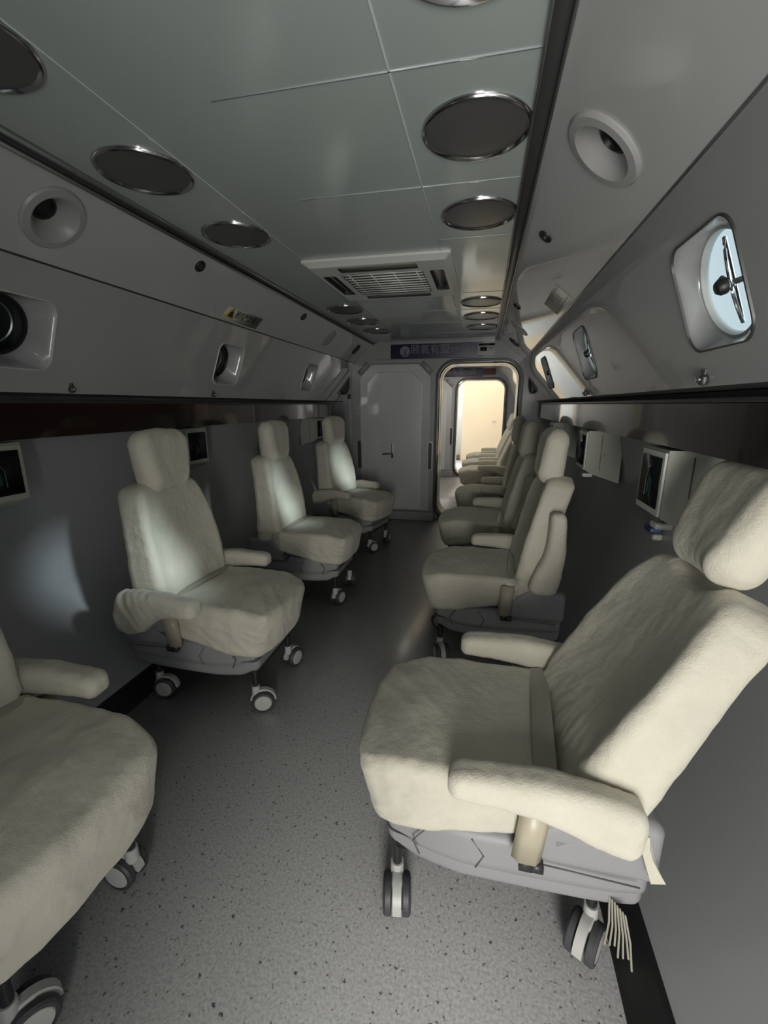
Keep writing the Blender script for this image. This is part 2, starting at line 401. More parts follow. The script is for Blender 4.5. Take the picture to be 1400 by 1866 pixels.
st('baseboard_hall', MB().box((-1.6, HY-.01, .06), (2.1, .03, .12)), M['alu'])
# rear bulkhead behind the photographer, doorway open to daylight
st('wall_rear', fill([prof, rrect(.25, .90, .30, .86, .15, 8)], lambda u, v: (u, Y0, v)), M['wall'], smooth=False)  # unseen opening shifted right so its jamb shades the near-left chair

# ---------------------------------------------------------------- portholes
def window(idx, side, yc):
    tf = LPR if side > 0 else LPL
    wd = empty('window_%d' % idx, kind='structure')
    # everything below is placed by tf(y, v, depth outwards)
    def loop(hx, hy, r, dep, n=10, c=0):
        return [tf(u, v, dep) for u, v in rrect(yc, WV, hx, hy, r, n)]
    MB().loft([loop(WHX+.005, WHY+.005, WR+.005, .0), loop(WHX+.004, WHY+.004, WR+.004, -.004), loop(WHX+.001, WHY+.001, WR+.001, -.005), loop(WHX, WHY, WR, .0)], False, False).obj('window_frame', M['dark'] if side > 0 else M['white'], wd)
    rings = []; GR_, DP = (.117, .034) if side > 0 else (.104, .075)
    for t in range(9):
        q = t/8; r_ = WR + (GR_-WR)*q; hx = WHX + (GR_-WHX)*q**.8; hy = WHY + (GR_-WHY)*q
        rings.append(loop(hx+.0002, hy+.0002, min(r_, hx-.0001, hy-.0001), DP*q**1.25))
    rings.append(loop(GR_, GR_, GR_-.0001, DP+.014)); MB().loft(rings, False, False).obj('window_surround', M['panel'], wd)
    T = frameM(tf(yc, WV, DP+.006), (0, 1, 0), tf(yc, 1, 0)-tf(yc, 0, 0), tf(yc, 0, 1)-tf(yc, 0, 0))
    MB().lathe([(GR_-.009, 0), (GR_-.006, -.005), (GR_, -.005), (GR_, .010), (GR_-.009, .012)], T, 44, True).obj('window_gasket', M['white'] if side > 0 else M['black'], wd)
    MB().lathe([(.001, .004), (GR_-.007, .004), (GR_-.007, .010), (.001, .010)], T, 44).obj('window_pane', M['pane'], wd)
    if side > 0:
        # bow-shaped latch bar with a round knob
        mb = MB(); P = []
        for q in range(15):
            t = -1+2*q/14; P.append(tf(yc-.045-.028*(1-t*t), WV+.088*t, .026-.02*(1-t*t)))
        bar = mb.tube(P, .0035).obj('latch_bar', M['chrome'], wd)
        P2 = [tf(yc-.045, WV+.088*(-1+2*q/14), .028) for q in range(15)]
        MB().tube(P2, .003).obj('latch_bar', M['dark'], wd)
        T2 = frameM(tf(yc-.062, WV+.004, -.012), (0, 1, 0), tf(yc, 1, 0)-tf(yc, 0, 0), tf(yc, 0, 1)-tf(yc, 0, 0))
        kb = MB().lathe([(.001, -.004), (.012, -.003), (.017, .004), (.017, .014), (.010, .020), (.006, .022), (.006, .045)], T2, 20).obj('latch_knob', M['black'], wd)
        MB().tube([T2 @ Vector((.026, -.018, .022)), T2 @ Vector((-.010, .010, .022))], .006).obj('wing', M['black'], kb)
    else:
        T3 = frameM(tf(yc, WV, .11), (0, 1, 0), tf(yc, 1, 0)-tf(yc, 0, 0), tf(yc, 0, 1)-tf(yc, 0, 0))
        MB().lathe([(.001, .052), (.125, .052), (.125, -.036)], T3, 30).obj('window_shutter', M['black'], wd)  # black cap and ring added behind the pane to keep the sky out
        MB().lathe([(.070, .0), (.074, -.004), (.078, .0)], T3, 40).obj('shutter_ring', M['alu'], wd)
i = 1
for y in win['R']: window(i, 1, y); i += 1
for y in win['L']: window(i, -1, y); i += 1
# round gauge-like portholes tucked beside the bulkhead
for (x, s) in ((-1.60, -1), (.50, 1)):
    wd = empty('window_%d' % i, kind='structure'); i += 1
    T = frameM((x, Y1-.14, 1.62), (s*.35, -.94, 0), (0, 0, 1), (-.94*s, -.35, 0))
    MB().lathe([(.001, .010), (.115, .010), (.118, .012), (.13, .012), (.132, 0), (.132, -.03)], T @ Matrix.Diagonal((.72, 1.15, 1, 1)), 32).obj('window_pane', M['lamp'], wd)
    MB().lathe([(.117, .010), (.120, .018), (.131, .018), (.135, .006)], T @ Matrix.Diagonal((.72, 1.15, 1, 1)), 32).obj('window_gasket', M['black'], wd)

# ---------------------------------------------------------------- fascia rails under the ledges
def rail(s, label):
    x = CXR + s*1.110; r = empty('wall_rail', (x, 2.0, 1.29), label=label, cat='rail', group='dark polished rails along the walls')
    mb = MB(); rings = []
    Ys = [Y0+.01, 1.05, 2.2, 3.4, 4.72, 4.78, 4.80]
    for y in Ys:
        e = .0 if y < 4.75 else (.012 if y < 4.79 else .03)
        P = [(e, .064), (e, -.064), (.085, -.064), (.085, .064)]
        rings.append([Vector((s*a, y-2.0, c)) for a, c in P])
    mb.loft(rings).obj('rail_board', M['fascia'], r)
    MB().box((s*.02, (Y0+4.7)/2-2.0, .072), (.05, 4.7-Y0, .012), bev=.003).obj('rail_cap', M['dark'], r)
    return r
rail(-1, 'long dark polished rail along the left wall, above the row of four chairs')
rail(1, 'long dark polished rail along the right wall, reflecting the far doorway')
def knob(x, y, z, s, label):
    t = empty('ledge_knob', (x, y, z), label=label, cat='knob', group='small knobs on the wall ledges')
    MB().lathe([(.001, -.016), (.009, -.014), (.012, -.006), (.012, .004), (.007, .010), (.007, .022), (.001, .022)], Matrix.Translation((0, 0, 0)), 16).obj('knob_head', M['dark'], t)
    MB().tube([(0, 0, 0), (-s*.016, 0, -.002)], .006).obj('pin', M['alu'], t)
# ray/x=const placement
for (x, y, z, s, l) in ((.53, 1.28, 1.413, 1, 'small dark knob on the right ledge below the nearest bright porthole'),
                        (.53, 2.62, 1.413, 1, 'small dark knob on the right ledge near the second bright porthole'),
                        (-1.64, 1.52, 1.413, -1, 'small dark knob on the left ledge nearest the camera'),
                        (-1.64, 2.50, 1.413, -1, 'small dark knob on the left ledge above the second headrest from the camera')):
    knob(x, y, z, s, l)

# ---------------------------------------------------------------- ceiling lamps
def lamp(x, y, label, grp):
    t = empty('ceiling_lamp', (x, y, ZC), label=label, cat='ceiling light', group=grp)
    MB().lathe([(.140, 0), (.140, -.005), (.137, -.009), (.132, -.010), (.127, -.006), (.124, -.002)], n=56).obj('lamp_rim', M['rim'], t)
    MB().lathe([(.001, -.007), (.06, -.0068), (.105, -.006), (.126, -.004), (.126, 0)], n=56).obj('lamp_diffuser', M['lamp'], t)
ords = ['nearest the camera, cut by the top edge', 'second from the camera', 'third from the camera, just before the air conditioner', 'first one past the air conditioner', 'second one past the air conditioner', 'last before the far bulkhead']
for j, (yl, yr) in enumerate(((.84, .83), (1.34, 1.345), (1.86, 1.87), (3.36, 3.33), (3.86, 3.83), (4.36, 4.34))):
    yl2 = yl
    lamp(-1.045, yl2, 'unlit round ceiling lamp, left row, ' + ('cut by the left picture edge' if j == 0 else ords[j]), 'left row of ceiling lamps')
    lamp(-.058, yr, 'unlit round ceiling lamp, right row, ' + ords[j], 'right row of ceiling lamps')
# ---------------------------------------------------------------- ceiling air conditioner
ac = empty('air_conditioner', (-.555, 2.62, ZC), label='square white cassette air conditioner in the middle of the ceiling', cat='air conditioner')
W_, H_ = .37, .385
def rr3(hx, hy, r, z): return [Vector((x, y, z)) for x, y in rrect(0, 0, hx, hy, r, 4)]
mb = MB(); 
P = [[(-W_, -H_), (W_, -H_), (W_, H_), (-W_, H_)]]
slots = [(-.0, -.285, .20, .040), (0, .285, .20, .040), (-.285, 0, .036, .20), (.285, 0, .036, .20)]
me = fill([rrect(0, 0, W_-.03, H_-.03, .02, 3)] + [rrect(x, y, a, b_, .01, 2) for x, y, a, b_ in slots] + [rrect(0, 0, .215, .215, .01, 2)], lambda u, v: (u, v, -.030), 'face')
link('face_panel', me, M['white'], ac, smooth=False)
MB().loft([rr3(W_, H_, .01, 0), rr3(W_, H_, .01, -.010), rr3(W_-.03, H_-.03, .02, -.030)], False, False).obj('casing', M['white'], ac)
for (x, y, a, b_) in slots:
    MB().loft([[Vector((p[0], p[1], z)) for p in rrect(x, y, a, b_, .01, 2)] for z in (-.030, -.004)], False, True).obj('air_slot', M['dark'], ac)
    lv = MB(); 
    if a > b_: lv.box((x, y, -.022), (2*a-.01, .036, .005), Matrix.Rotation(R(22)*(1 if y > 0 else -1), 4, 'X'))
    else: lv.box((x, y, -.022), (.03, 2*b_-.01, .005), Matrix.Rotation(R(-40)*(1 if x > 0 else -1), 4, 'Y'))
    lv.obj('louvre', M['grille'], ac)
g = MB(); 
for q in range(9): g.box((0, -.19+.0475*q, -.028), (.42, .020, .006), Matrix.Rotation(R(12), 4, 'X'))
for q in range(4): g.box((-.18+.12*q, 0, -.026), (.006, .42, .006))
g.obj('intake_grille', M['white'], ac)
MB().box((0, 0, -.012), (.43, .43, .004)).obj('filter', M['grille'], ac)

# ---------------------------------------------------------------- speakers and small fittings on the sloping panels
def on_panel(tf, y, v, dep=0):
    o = tf(y, v, dep); return frameM(o, (0, 1, 0), tf(y, 1, 0)-tf(y, 0, 0), -(tf(y, 0, 1)-tf(y, 0, 0)))  # local z points into the room
def speaker(tf, y, v, label, dp):
    T = on_panel(tf, y, v); t = empty('wall_speaker', T.translation, label=label, cat='speaker', group='round recessed speakers')
    T = Matrix.Translation(-Vector(T.translation)) @ T
    MB().lathe([(.104, 0), (.104, .004), (.098, .010), (.078, .012), (.070, .006), (.040, -dp), (.040, -dp-.02), (.001, -dp-.02)], T, 48).obj('bezel', M['spk'], t)
    T4 = T @ Matrix.Translation((0, 0, -dp-.008))
    MB().lathe([(.0395, -.004), (.0395, .006), (.031, .010), (.027, .0), (.001, -.002)], T4, 30).obj('speaker_cone', M['black'], t)
    return t
speaker(UPL, 1.315, .155, 'round grey recessed speaker in the left sloping panel', .042)
speaker(UPR, 1.285, .170, 'round grey recessed speaker in the right sloping panel', .024)
def disc(tf, y, v, r, label, name='detector', cat='detector', hollow=True):
    T = on_panel(tf, y, v); t = empty(name, T.translation, label=label, cat=cat, group='small black discs on the sloping panels')
    T = Matrix.Translation(-Vector(T.translation)) @ T
    MB().lathe([(r, 0), (r, .006), (r*.85, .010), (r*.6, .006), (.001, .006)], T, 28).obj('disc_body', M['black'], t)
    MB().lathe([(r*.42, .006), (r*.36, .011), (.001, .012)], T, 20).obj('disc_centre', M['dark'], t)
disc(UPL, 2.01, .085, .028, 'small black disc on the left sloping panel, nearest the camera')
disc(UPL, 3.24, .085, .028, 'small black disc on the left sloping panel past the yellow sticker')
disc(UPR, 1.95, .105, .028, 'small black disc on the right sloping panel past the speaker')
disc(UPR, 3.25, .085, .028, 'small black disc on the right sloping panel past the faded sticker')
disc(UPL, 4.80, .155, .062, 'large black disc high in the far left corner above the closed door')
disc(UPR, 4.60, .175, .062, 'large black disc high in the far right corner above the open doorway')
for tf, y, nm in ((UPL, 3.95, 'left'), (UPR, 3.85, 'right')):
    T = on_panel(tf, y, .16); t = empty('round_vent', T.translation, label='round grey vent on the %s sloping panel near the far bulkhead' % nm, cat='vent', group='round grey vents')
    T = Matrix.Translation(-Vector(T.translation)) @ T
    MB().lathe([(.085, 0), (.085, .004), (.078, .007), (.072, .004)], T, 36).obj('vent_rim', M['spk'], t)
    MB().lathe([(.073, .003), (.055, .006), (.052, .003), (.035, .006), (.032, .003), (.001, .005)], T, 36).obj('vent_face', M['spk'], t)
# stickers
def sticker(tf, y, v, w_, h_, label, kind):
    T = on_panel(tf, y, v, -.001); t = empty('warning_sticker', T.translation, label=label, cat='sticker')
    T = Matrix.Translation(-Vector(T.translation)) @ T
    s = 1 if tf is UPL else -1
    D = T @ Matrix.Diagonal((s, -1, 1, 1))    # local x reads rightwards, y up
    def quad(x0, x1, y0, y1, z): return [D @ Vector(p) for p in ((x0, y0, z), (x1, y0, z), (x1, y1, z), (x0, y1, z))]
    def card(name, x0, x1, y0, y1, z0, z1, m):
        MB().loft([quad(x0, x1, y0, y1, z0), quad(x0, x1, y0, y1, z1)]).obj(name, m, t)
    card('sticker_card', -w_/2, w_/2, -h_/2, h_/2, 0, .0012, M[kind])
    ink = M['blk'] if kind == 'label' else M['greyink']
    if kind == 'label':
        card('border_line', -w_/2+.10, w_/2-.012, h_/2-.014, h_/2-.010, .0012, .0018, M['greyink'])
        MB().loft([[D @ Vector((-w_/2+.06+.052*cos(a), -.0+.046*sin(a), z)) for a in (R(90), R(210), R(330))] for z in (.0012, .0022)]).obj('warning_triangle', M['amber'], t)
        MB().loft([[D @ Vector((-w_/2+.06+.014*cos(R(a)), .0+.020*sin(R(a)), z)) for a in range(0, 360, 30)] for z in (.0022, .003)]).obj('flame_mark', M['blk'], t)
        text('舱内严禁烟火', .050, D @ Matrix.Translation((.045, .004, .0016)), ink, t, 'lettering', sx=.92)
    else:
        card('border_line', -w_/2+.012, w_/2-.012, h_/2-.016, h_/2-.012, .0012, .0018, M['greyink'])
        card('border_line', -w_/2+.012, w_/2-.012, -h_/2+.012, -h_/2+.016, .0012, .0018, M['greyink'])
        text('严禁烟火', .062, D @ Matrix.Translation((.0, .0, .0016)), ink, t, 'lettering', sx=.95)
sticker(UPL, 2.59, .257, .40, .085, 'pale sticker with amber fire triangle and black characters on the left sloping panel', 'label')
sticker(UPR, 2.54, .280, .40, .095, 'faded grey sticker with characters on the right sloping panel', 'labelg')

# ---------------------------------------------------------------- sign boards over the bulkheads
def sign(y, label, sc_=1):
    t = empty('sign_board', (-.56, y, 1.935), label=label, cat='sign')
    MB().box((0, -.008, 0), (1.02, .014, .155), bev=.003).obj('board', M['blue'], t)
    T = Matrix.Translation((.0, -.0165, 0)) @ Matrix.Rotation(pi/2, 4, 'X')
    e = T @ Matrix.Translation((-.345, 0, 0))
    # round emblem: pale disc with a dark tree shape and lower scrolls
    em = MB().lathe([(.001, .0006), (.057, .0006), (.057, -.001)], e, 36).obj('emblem', M['ink'], t)
    mk = MB()
    for sx in (-1, 1):
        mk.loft([[e @ Vector((sx*(.008+.034*q/6 + .0), -.010-.030*sin(pi*q/6)+dy, z)) for q in range(7)] + [e @ Vector((sx*(.042-.034*q/6), -.022-.022*sin(pi*q/6)+dy, z)) for q in range(7)] for z in (.001, .0016) for dy in (0,)])
    mk.box(e @ Vector((0, -.018, .0014)), (.009, .001, .048)); mk.box(e @ Vector((0, -.040, .0014)), (.050, .001, .006))
    for q in range(5):
        a = R(30+30*q); mk.box(e @ Vector((.022*cos(a), .002+.022*sin(a), .0013)), (.003, .001, .022), Matrix.Rotation(pi/2-a, 4, 'Y'))
    mk.obj('tree_mark', M['blue'], em)
    text('颐氧有盟一品', .112, T @ Matrix.Translation((.045, .012, 0)), M['ink'], t, 'lettering', sx=.98)
    return t
sign(Y1, 'dark blue sign board with round tree emblem and pale characters above the near bulkhead doors')
sign(Y2, 'small far blue sign board seen through the open doorway')
t = empty('name_plate', (-.01, Y1, 1.94), label='small pale plate with dark marks at the right end of the blue sign', cat='plate')
MB().box((0, -.022, .0), (.20, .008, .13), bev=.002).obj('plate_card', M['spk'], t)
MB().box((0, -.028, .045), (.17, .004, .020)).obj('dark_bar', M['blk'], t)
MB().box((-.03, -.028, .0), (.07, .004, .040)).obj('dark_bar', M['blk'], t)
MB().box((.045, -.028, .008), (.05, .004, .012)).obj('grey_bar', M['spk'], t)
t = empty('name_plate', (.06, Y2, 1.94), label='small dark red plate on the second bulkhead, seen through the doorway', cat='plate')
MB().box((0, -.022, .0), (.22, .008, .11), bev=.002).obj('plate_card', M['red'], t)
t = empty('wall_switch', (-1.565, Y1-.03, 1.445), label='tiny black switch on the left door jamb', cat='switch')
MB().box((0, 0, 0), (.035, .022, .05), bev=.004).obj('switch_body', M['black'], t)
MB().box((0, -.014, .006), (.012, .008, .018), bev=.002).obj('rocker', M['dark'], t)

# ---------------------------------------------------------------- wall control boxes with screens
def ctrl(s, y0, label, w_=.20, dist=.0):
    x = CXR + s*1.098; back = CXR + s*1.27
    t = empty('control_box', (x, y0+w_/2, 1.11), label=label, cat='control box', group='ivory control boxes under the rails')
    D = abs(back-x); hw = w_/2; mb = MB()
    P = [(0, .108), (0, -.098), (.03, -.118), (D, -.165), (D, .108)]
    for_r = [[Vector((s*a, yy, z)) for a, z in P] for yy in (-hw, hw)]
    mb.loft(for_r).obj('housing', M['housing'], t)
    MB().box((-s*.004, 0, .002), (.008, w_-.006, .198), bev=.003).obj('bezel', M['white'] if s > 0 else M['housing'], t)
    sc1 = MB().box((-s*.009, .0, .004), (.004, w_-.04, .158)).obj('screen', M['screen'], t)
    # small symbol on the screen: outlined shape with an inner mark
    mb = MB(); A = [(-.020, -.045), (-.020, .012), (0, .045), (.020, .012), (.020, -.045)]
    o2 = [Vector((-s*.0125, a, c)) for a, c in A]
    mb.tube(o2, .0022, 5); mb.box((-s*.0125, 0, -.015), (.002, .010, .040)); mb.obj('screen_symbol', M['teal'], sc1)
    MB().tube([(s*.09, -hw-.001, -.02), (s*.09, -hw-.012, -.02)], .010, 10).obj('latch', M['spk'], t)
    MB().box((s*.07, -hw-.001, -.005), (.003, .003, .19)).obj('seam_line', M['grille'], t)
    if s > 0: MB().box((s*.015, -hw+.02, -.125), (.05, .05, .02), bev=.006).obj('outlet', M['white'], t)
ctrl(1, 1.45, 'ivory box with black screen on the right wall behind the nearest headrest')
ctrl(1, 2.50, 'ivory box on the right wall with bright reflection on its screen, past the second headrest')
ctrl(1, 3.66, 'ivory box on the right wall, farthest of the three, behind the dark chairs')
ctrl(-1, 1.08, 'ivory box with black screen on the left wall, cut by the left picture edge')
ctrl(-1, 2.20, 'ivory box with black screen on the left wall behind the second headrest')
ctrl(-1, 3.36, 'ivory box on the left wall, seen edge-on beside the third headrest')
ctrl(-1, 4.24, 'ivory box on the left wall, seen edge-on beside the last left headrest')
t = empty('oxygen_outlet', (.725, 1.93, .855), label='small blue and ivory outlet on the right wall behind the nearest chair', cat='outlet')
MB().box((-.02, 0, 0), (.045, .07, .022), bev=.006).obj('blue_cap', M['bluep'], t)
MB().box((-.01, -.005, -.028), (.04, .06, .028), bev=.01).obj('socket', M['housing'], t)

# ---------------------------------------------------------------- chairs
C_ = {}
def proto():
    # seat cushion: x -.13 .. .345
    def f(x, y, z):
        u = min(1, max(0, (x+.24)/.48)); t = min(1, max(0, (z+.095)/.19)); t = t*t*(3-2*t)
        top = .018*sin(pi*u)*(1-(y/.26)**2) - .022*max(0, u-.72)/.28 + .012*(abs(y)/.25)**2*(1-u)
        bot = .045*(1-min(1, u*1.6)) - .040*max(0, u-.35) + .012
        k = 1 - .13*(max(0, u-.5)/.5)**2.2 - .05*max(0, .3-u)
        x2 = x + (.028 - .040*(abs(y)/.25)**3)*max(0, min(1, (u-.45)/.55)) - (1-t)*.035*max(0, u-.6)/.4
        return (x2+.108, y*k*(1-.012*(1-t)), z+.415 + t*top + (1-t)*bot)
    def w1(p, n):
        side = max(0, min(1, (abs(p.y)-.17)/.06)); fr = max(0, (p.x-.05)/.3)
        d = .0035*nz(p, (7, 7, 7)) + .0022*nz(p, (22, 9, 22), 3)
        d += side*.0060*ridge(p + Vector((0, 0, p.x*.5)), (9, 3, 24), 5)*(.3+.7*fr)
        d += .0034*ridge(Vector((p.x+p.y*.55, 0, 0)), (11, 1, 1), 2)*max(0, 1-abs(p.x-.16)/.22)
        q = Vector((p.x*.75+p.y*.65, p.y*.75-p.x*.65, p.z)); d += .0034*max(0, ridge(q, (15, 2.2, 10), 8)-.45)*(.4+fr)
        return d - .002
    C_['seat'] = soft('seat_cushion', (.48, .50, .190), .028, f, w1, 60, 6)
    # seam piping round the seat top (kept on the side edge)
    # backrest: local frame, z up along the back, front face towards +x, origin at the hip
    H = .655
    def g(x, y, z):
        v = (z+H/2)/H                        # 0 bottom .. 1 top
        wdt = 1.0 - .05*(1-v)*(v < .2) - .25*max(0, (v-.42)/.58)**1.7
        y2 = y*wdt*(1 - .10*max(0, .12-v)/.12)
        hollow = .030*(1-(y/.25)**2)*sin(pi*min(1, v*1.05))
        bulge = .020*math.exp(-((v-.22)/.16)**2)*(1-(y/.25)**2)
        x2 = x*(1.12-.30*v)
        tx = min(1, max(0, (x+.075)/.15)); tx = tx*tx*(3-2*tx)
        x2 += tx*(-hollow + bulge + .018*(abs(y)/.25)**3*(1-v*.6))
        notch = .050*max(0, 1-(y/.14)**2)*max(0, (v-.85)/.15)
        drop = .04*(abs(y)/.25)**2*max(0, (v-.8)/.2)
        curve = -.028*(v-.45)**2*4*(v > .45) + .012*sin(pi*v)
        return (x2+curve, y2, z - notch - drop + H/2)
    def w2(p, n):
        side = max(0, min(1, (abs(p.y)-.15)/.06)); low = max(0, 1-p.z/.38)
        d = .004*nz(p, (6, 6, 5), 1) + .0018*nz(p, (20, 20, 9), 4)
        d += (.25+.75*side)*low*.0080*ridge(Vector((p.x, p.y+.25*p.z*(1 if p.y > 0 else -1), p.z)), (5, 24, 5), 7)
        d += side*.0030*ridge(p, (4, 4, 11), 9)
        s_ = 1 if p.y > 0 else -1
        d += .0030*max(0, ridge(Vector((0, p.y+s_*.45*p.z, p.z-s_*.2*p.y)), (1, 26, 6), 17)-.3)*(.3+low)
        return d - .002
    C_['back'] = soft('backrest', (.150, .50, H), .042, g, w2, 60, 6)
    # headrest, origin at its bottom
    def h(x, y, z):
        v = (z+.125)/.25
        y2 = y*(1 - .26*max(0,1-v)**1.5 - .06*max(0, v-.8)*5*.5)
        x2 = x*(1-.12*v) + (-.013*(1-(y/.16)**2)*(x/.07) ) + .012*v - .02*max(0, v-.75)
        return (x2, y2, z+.125 - .012*(abs(y)/.15)**2)
    def w3(p, n): return .004*nz(p, (9, 9, 9), 11) + .0018*nz(p, (26, 26, 14), 2) + .0025*ridge(p, (4, 22, 6), 3)*max(0, 1-p.z/.1)
    C_['head'] = soft('headrest', (.140, .325, .270), .064, h, w3, 30, 6)
    # armrest pad: x from -.40 (rear) to 0 (front), pivot near the rear; origin at the rear pivot
    def a(x, y, z):
        u = (x+.20)/.40                      # 0 rear .. 1 front
        z2 = z*(1.25 - .50*u); 
        tz = min(1, max(0, .5-z/.09)); z2 -= tz*.022*math.exp(-((u-.22)/.22)**2)
        z2 += .012*sin(pi*u) - .030*(1-u)**3
        return (x+.20, y*(1.05-.12*abs(u-.45)*2), z2)
    def w4(p, n): return .0030*nz(p, (11, 11, 11), 21) + .0016*nz(p, (40, 30, 30), 2) + .0028*ridge(Vector((p.x+p.z*.4, 0, 0)), (30, 1, 1), 6)*max(0, 1-p.x/.2)
    C_['arm'] = soft('armrest', (.40, .084, .088), .030, a, w4, 34, 6)
    def a2(x, y, z):
        q = a(x, y, z); u = (x+.20)/.40
        zz = q[2]
        tz = min(1, max(0, .5-z/.10)); zz -= tz*.050*math.exp(-((u-.25)/.25)**2)
        return (q[0]*.95-.01, q[1]*1.08, zz)
    def w5(p, n): return w4(p, n) + .0095*ridge(Vector((p.x+p.z*.6, 0, 0)), (24, 1, 1), 1)*max(0, 1-p.x/.22)
    C_['armloose'] = soft('armrest', (.40, .086, .100), .034, a2, w5, 40, 6)
    # lower shell: long tray from front to rear
    def s(x, y, z):
        u = (x+.33)/.66
        z2 = z + .268
        if z < 0: z2 += .0 - .035*sin(pi*min(1, u*1.02))*.2 + .030*max(0, u-.86)/.14
        z2 -= .010*u
        return (x*.95-.035, y*(1-.16*max(0, u-.70)/.30 - .05*max(0, .15-u)/.15)*(.93 if z < -.02 else 1), z2)
    C_['shell'] = soft('base_shell', (.66, .465, .165), .026, s, None, 10, 4)
    # rear side covers
    def r_(x, y, z):
        u = (x+.15)/.30
        return (x-.205, y, z+.385 - (.10*max(0, u-.55)/.45 if z > 0 else 0) + (.02*u if z > 0 else 0))
    C_['cover'] = soft('side_cover', (.30, .492, .160), .028, r_, None, 10, 4)
    # embossed hexagon on the shell side
    for sg, nm in ((-1, 'a'), (1, 'b')):
        for q_, line in enumerate(([(.085, .325), (.055, .280), (.073, .240)], [(.200, .320), (.230, .278), (.213, .240)])):
            C_['hex%s%d' % (nm, q_)] = MB().tube([(x-.03, sg*(.2325-(.004 if x > .19 else 0)), z) for x, z in line], .0022, 5).me('hexagon_line')
        C_['groove'+nm] = MB().tube([(-.07, sg*.2475, .312), (-.315, sg*.2475, .302)], .0020, 5).me('moulded_groove')
    mb = MB()
    for sy in (-.17, .17): mb.box((0, sy, .20), (.50, .03, .02))
    for sx in (-.25, 0, .25): mb.box((sx, 0, .20), (.03, .34, .02))
    C_['frame'] = mb.me('underframe')
    # tan hinge covers between seat and armrest
    mb = MB()
    for k_ in range(1):
        mb.loft([[Vector((x, y, z)) for x, y in ((-.107, .248), (-.052, .248), (-.046, .268), (-.062, .282), (-.098, .282), (-.112, .268))] if i == 0 else
                 [Vector((x+.012, y-.006, z)) for x, y in ((-.107, .248), (-.052, .248), (-.046, .268), (-.062, .282), (-.098, .282), (-.112, .268))] for i, z in ((0, .490), (1, .335))])
    C_['hinge'] = mb.me('hinge_cover')
    mb = MB(); mb.box((-.067, .262, .325), (.030, .022, .03)); mb.box((-.092, .26, .318), (.03, .02, .02)); C_['pivot'] = mb.me('pivot')
    # lap strap lying over the rear of the seat
    rings = []
    for q in range(21):
        t = -1+2*q/20; y = .262*t; z = .512 + .010*(1-t*t) - .15*max(0, abs(t)-.90)/.10*.3; x = -.118 + .02*t
        rings.append([Vector((x-.027, y, z)), Vector((x, y, z+.007)), Vector((x+.027, y, z+.002)), Vector((x+.027, y, z-.004)), Vector((x-.027, y, z-.006))])
    C_['strap'] = MB().loft(rings).me('seat_strap')
    # caster
    mb = MB(); mb.tube([(0, 0, .205), (0, 0, .095)], .011, 12); C_['stem'] = mb.me('caster_stem')
    mb = MB(); WRD = .044
    A = [Vector((.026+.050*cos(R(t)), 0, .045+.050*sin(R(t)))) for t in range(-5, 190, 15)]
    mb.loft([[p + Vector((0, -.010, 0)) for p in A], [p + Vector((0, .010, 0)) for p in A]])
    mb.tube([(0, 0, .112), (0, 0, .075)], [.015, .017], 14); mb.box((.018, 0, .072), (.046, .026, .044), bev=.009)
    C_['fork'] = mb.me('caster')
    Tm = lambda sg: Matrix.Translation((.026, sg*.022, .0445)) @ Matrix.Rotation(-sg*pi/2, 4, 'X')
    for sg, nm in ((-1, 'wl'), (1, 'wr')):
        C_[nm] = MB().lathe([(.001, -.009), (.042, -.009), (.044, -.007), (.044, .005), (.040, .010), (.034, .011), (.033, .008)], Tm(sg), 36).me('wheel')
        C_[nm+'h'] = MB().lathe([(.034, .007), (.031, .0105), (.013, .0120), (.001, .0120)], Tm(sg), 32).me('hub_cap')
    C_['tie'] = None
proto()
MATS = dict(seat='fabric', back='fabric', head='fabric', arm='fabric', armloose='fabric', shell='shell', cover='shell', groovea='groove', grooveb='groove', hexa0='groove', hexa1='groove', hexb0='groove', hexb1='groove', frame='frame', hinge='tan', pivot='dark', strap='beltm', stem='frame', fork='lgrey', wl='tyre', wr='tyre', wlh='lgrey', wrh='lgrey')
for k_, m_ in MATS.items():
    C_[k_].materials.append(M[m_])
    for p in C_[k_].polygons: p.use_smooth = True
def part(key, name, parent, loc=(0, 0, 0), rot=(0, 0, 0), scale=None):
    o = bpy.data.objects.new(name, C_[key]); COL.objects.link(o); o.parent = parent; o.location = loc; o.rotation_euler = rot
    if scale: o.scale = scale
    return o
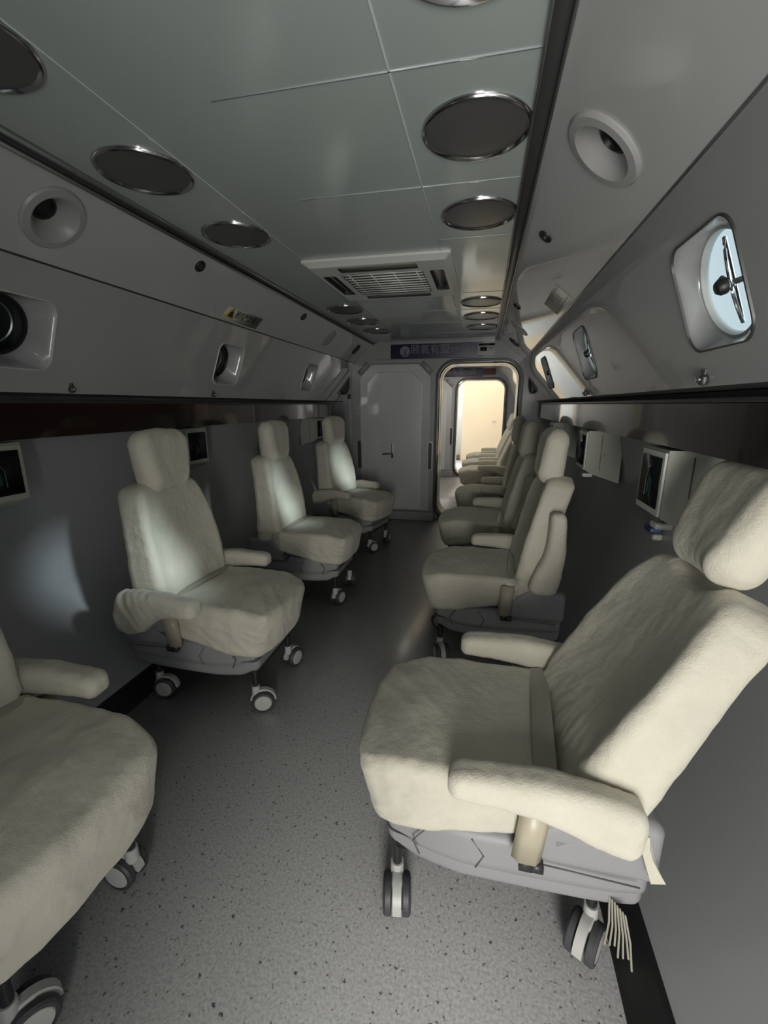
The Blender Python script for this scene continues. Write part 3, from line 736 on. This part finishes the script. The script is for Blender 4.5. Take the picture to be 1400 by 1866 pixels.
def chair(x, y, rz, label, group, rec=12, arms=('down', 'down'), skirt=1, head=0, cast=(0, 0, 0, 0), hx=0, lift=0, rot_extra=0):
    """arms: (local -y, local +y); 'down', 'loose', 'up' or None. rec: backrest tilt in degrees"""
    t = empty('chair', (x, y, 0), (0, 0, rz+R(rot_extra)), label, 'chair', group)
    part('seat', 'seat_cushion', t, (0, 0, .51*(1-skirt)), (0, 0, 0), (1+.15*(skirt-1), 1, skirt))
    a = R(rec)
    hip = Vector((-.195, 0, .385)); up_ = Vector((-sin(a), 0, cos(a)))
    part('back', 'backrest', t, hip, (0, -a, 0))
    hp = hip + up_*(.605+lift) + Vector((hx+.012, 0, 0))
    part('head', 'headrest', t, hp + Vector((.004, 0, 0)), (0, -a+R(head), 0))
    for sg, stt in zip((-1, 1), arms):
        if not stt: continue
        if stt == 'up': o = part('arm', 'armrest', t, (-.262, sg*.285, .475), (0, -pi/2-a*.25, 0))
        else: o = part('arm' if stt == 'down' else 'armloose', 'armrest', t, (-.285, sg*.288, .535), (0, R(-2 if stt == 'down' else 1), 0))
        part('hinge', 'hinge_cover', t, (0, 0, 0), (0, 0, 0), (1, sg, 1)); part('pivot', 'pivot', t, scale=(1, sg, 1))
    sh = part('shell', 'base_shell', t); part('cover', 'side_cover', t); [part(q_, 'moulded_groove' if q_[0] == 'g' else 'hexagon_line', sh) for q_ in ('groovea', 'grooveb', 'hexa0', 'hexa1', 'hexb0', 'hexb1')]; part('frame', 'underframe', t)
    part('strap', 'seat_strap', t)
    for (cx_, cy_), an in zip(((.25, -.17), (.25, .17), (-.25, -.17), (-.25, .17)), cast):
        c = part('fork', 'caster', t, (cx_, cy_, 0), (0, 0, R(an)-rz), (1.14, 1.14, 1.12))
        part('stem', 'caster_stem', c)
        for q, n_ in (('wl', 'wheel'), ('wr', 'wheel'), ('wlh', 'hub_cap'), ('wrh', 'hub_cap')): part(q, n_, c)
    return t
GL, GR, G2 = 'cream covered chairs along the left wall', 'cream covered chairs along the right wall', 'chairs in the second chamber'
chair(-1.17, .63, 0, 'cream velvet covered wheeled chair cut off at the lower left corner of the photo', GL, 6, ('down', 'down'), skirt=1.28, cast=(60, 180, 40, 20))
chair(-1.19, 1.725, 0, 'cream covered wheeled chair on the left with both armrests down, second from the camera', GL, 5, ('loose', 'down'), skirt=1.08, cast=(25, 75, 10, 80))
chair(-1.19, 2.83, 0, 'cream covered wheeled chair on the left without armrests, third from the camera', GL, 4, (None, None), cast=(75, 100, 30, 60))
chair(-1.19, 4.02, 0, 'cream covered wheeled chair on the left beside the closed white door', GL, 4, ('down', 'down'), cast=(60, 100, 20, 50), rot_extra=-13)
r1 = chair(.08, 1.10, pi, 'large cream and grey velvet covered wheeled chair in the right foreground', GR, 24, ('down', 'down'), head=2, lift=.05, cast=(100, 280, 260, 240))
chair(.08, 2.33, pi, 'cream covered wheeled chair on the right with its near armrest raised upright', GR, 7, ('down', 'up'), cast=(170, 290, 200, 190))
chair(.06, 3.42, pi, 'shaded covered wheeled chair on the right with raised armrest, third from the camera', GR, 8, ('down', 'up'), cast=(170, 200, 200, 190))
chair(.12, 4.55, pi, 'shaded covered wheeled chair on the right beside the open doorway, headrest highest', GR, 4, ('down', 'down'), cast=(170, 200, 200, 190), hx=.0)
chair(.07, 6.10, pi, 'covered wheeled chair in the second chamber, nearest behind the open doorway', G2, 16, ('down', 'down'))
chair(.07, 7.00, pi, 'covered wheeled chair in the second chamber, middle one of three', G2, 16, ('down', 'down'))
chair(.10, 7.95, pi, 'covered wheeled chair in the second chamber, farthest one with pale arms', G2, 16, ('down', 'down'))
# cloth tie and cable bundle on the foreground chair
mb = MB(); mb.loft([[Vector((-.31-.008*q+.008*sin(q), .262+.004*q, .46-.024*q)), Vector((-.285-.008*q, .268+.004*q, .46-.024*q)), Vector((-.285-.008*q, .262, .46-.024*q)), Vector((-.31-.008*q, .256, .46-.024*q))] for q in range(5)])
mb.obj('cover_tie', M['fabric'], r1)
mb = MB()
for q in range(7):
    mb.tube([(-.27-.004*q, .215+.006*q, .22), (-.275-.006*q, .222+.006*q, .15), (-.272-.008*q, .225+.007*q, .08+.012*(q % 3))], .0022, 5)
mb.obj('fringe_strips', M['beltm'], r1)
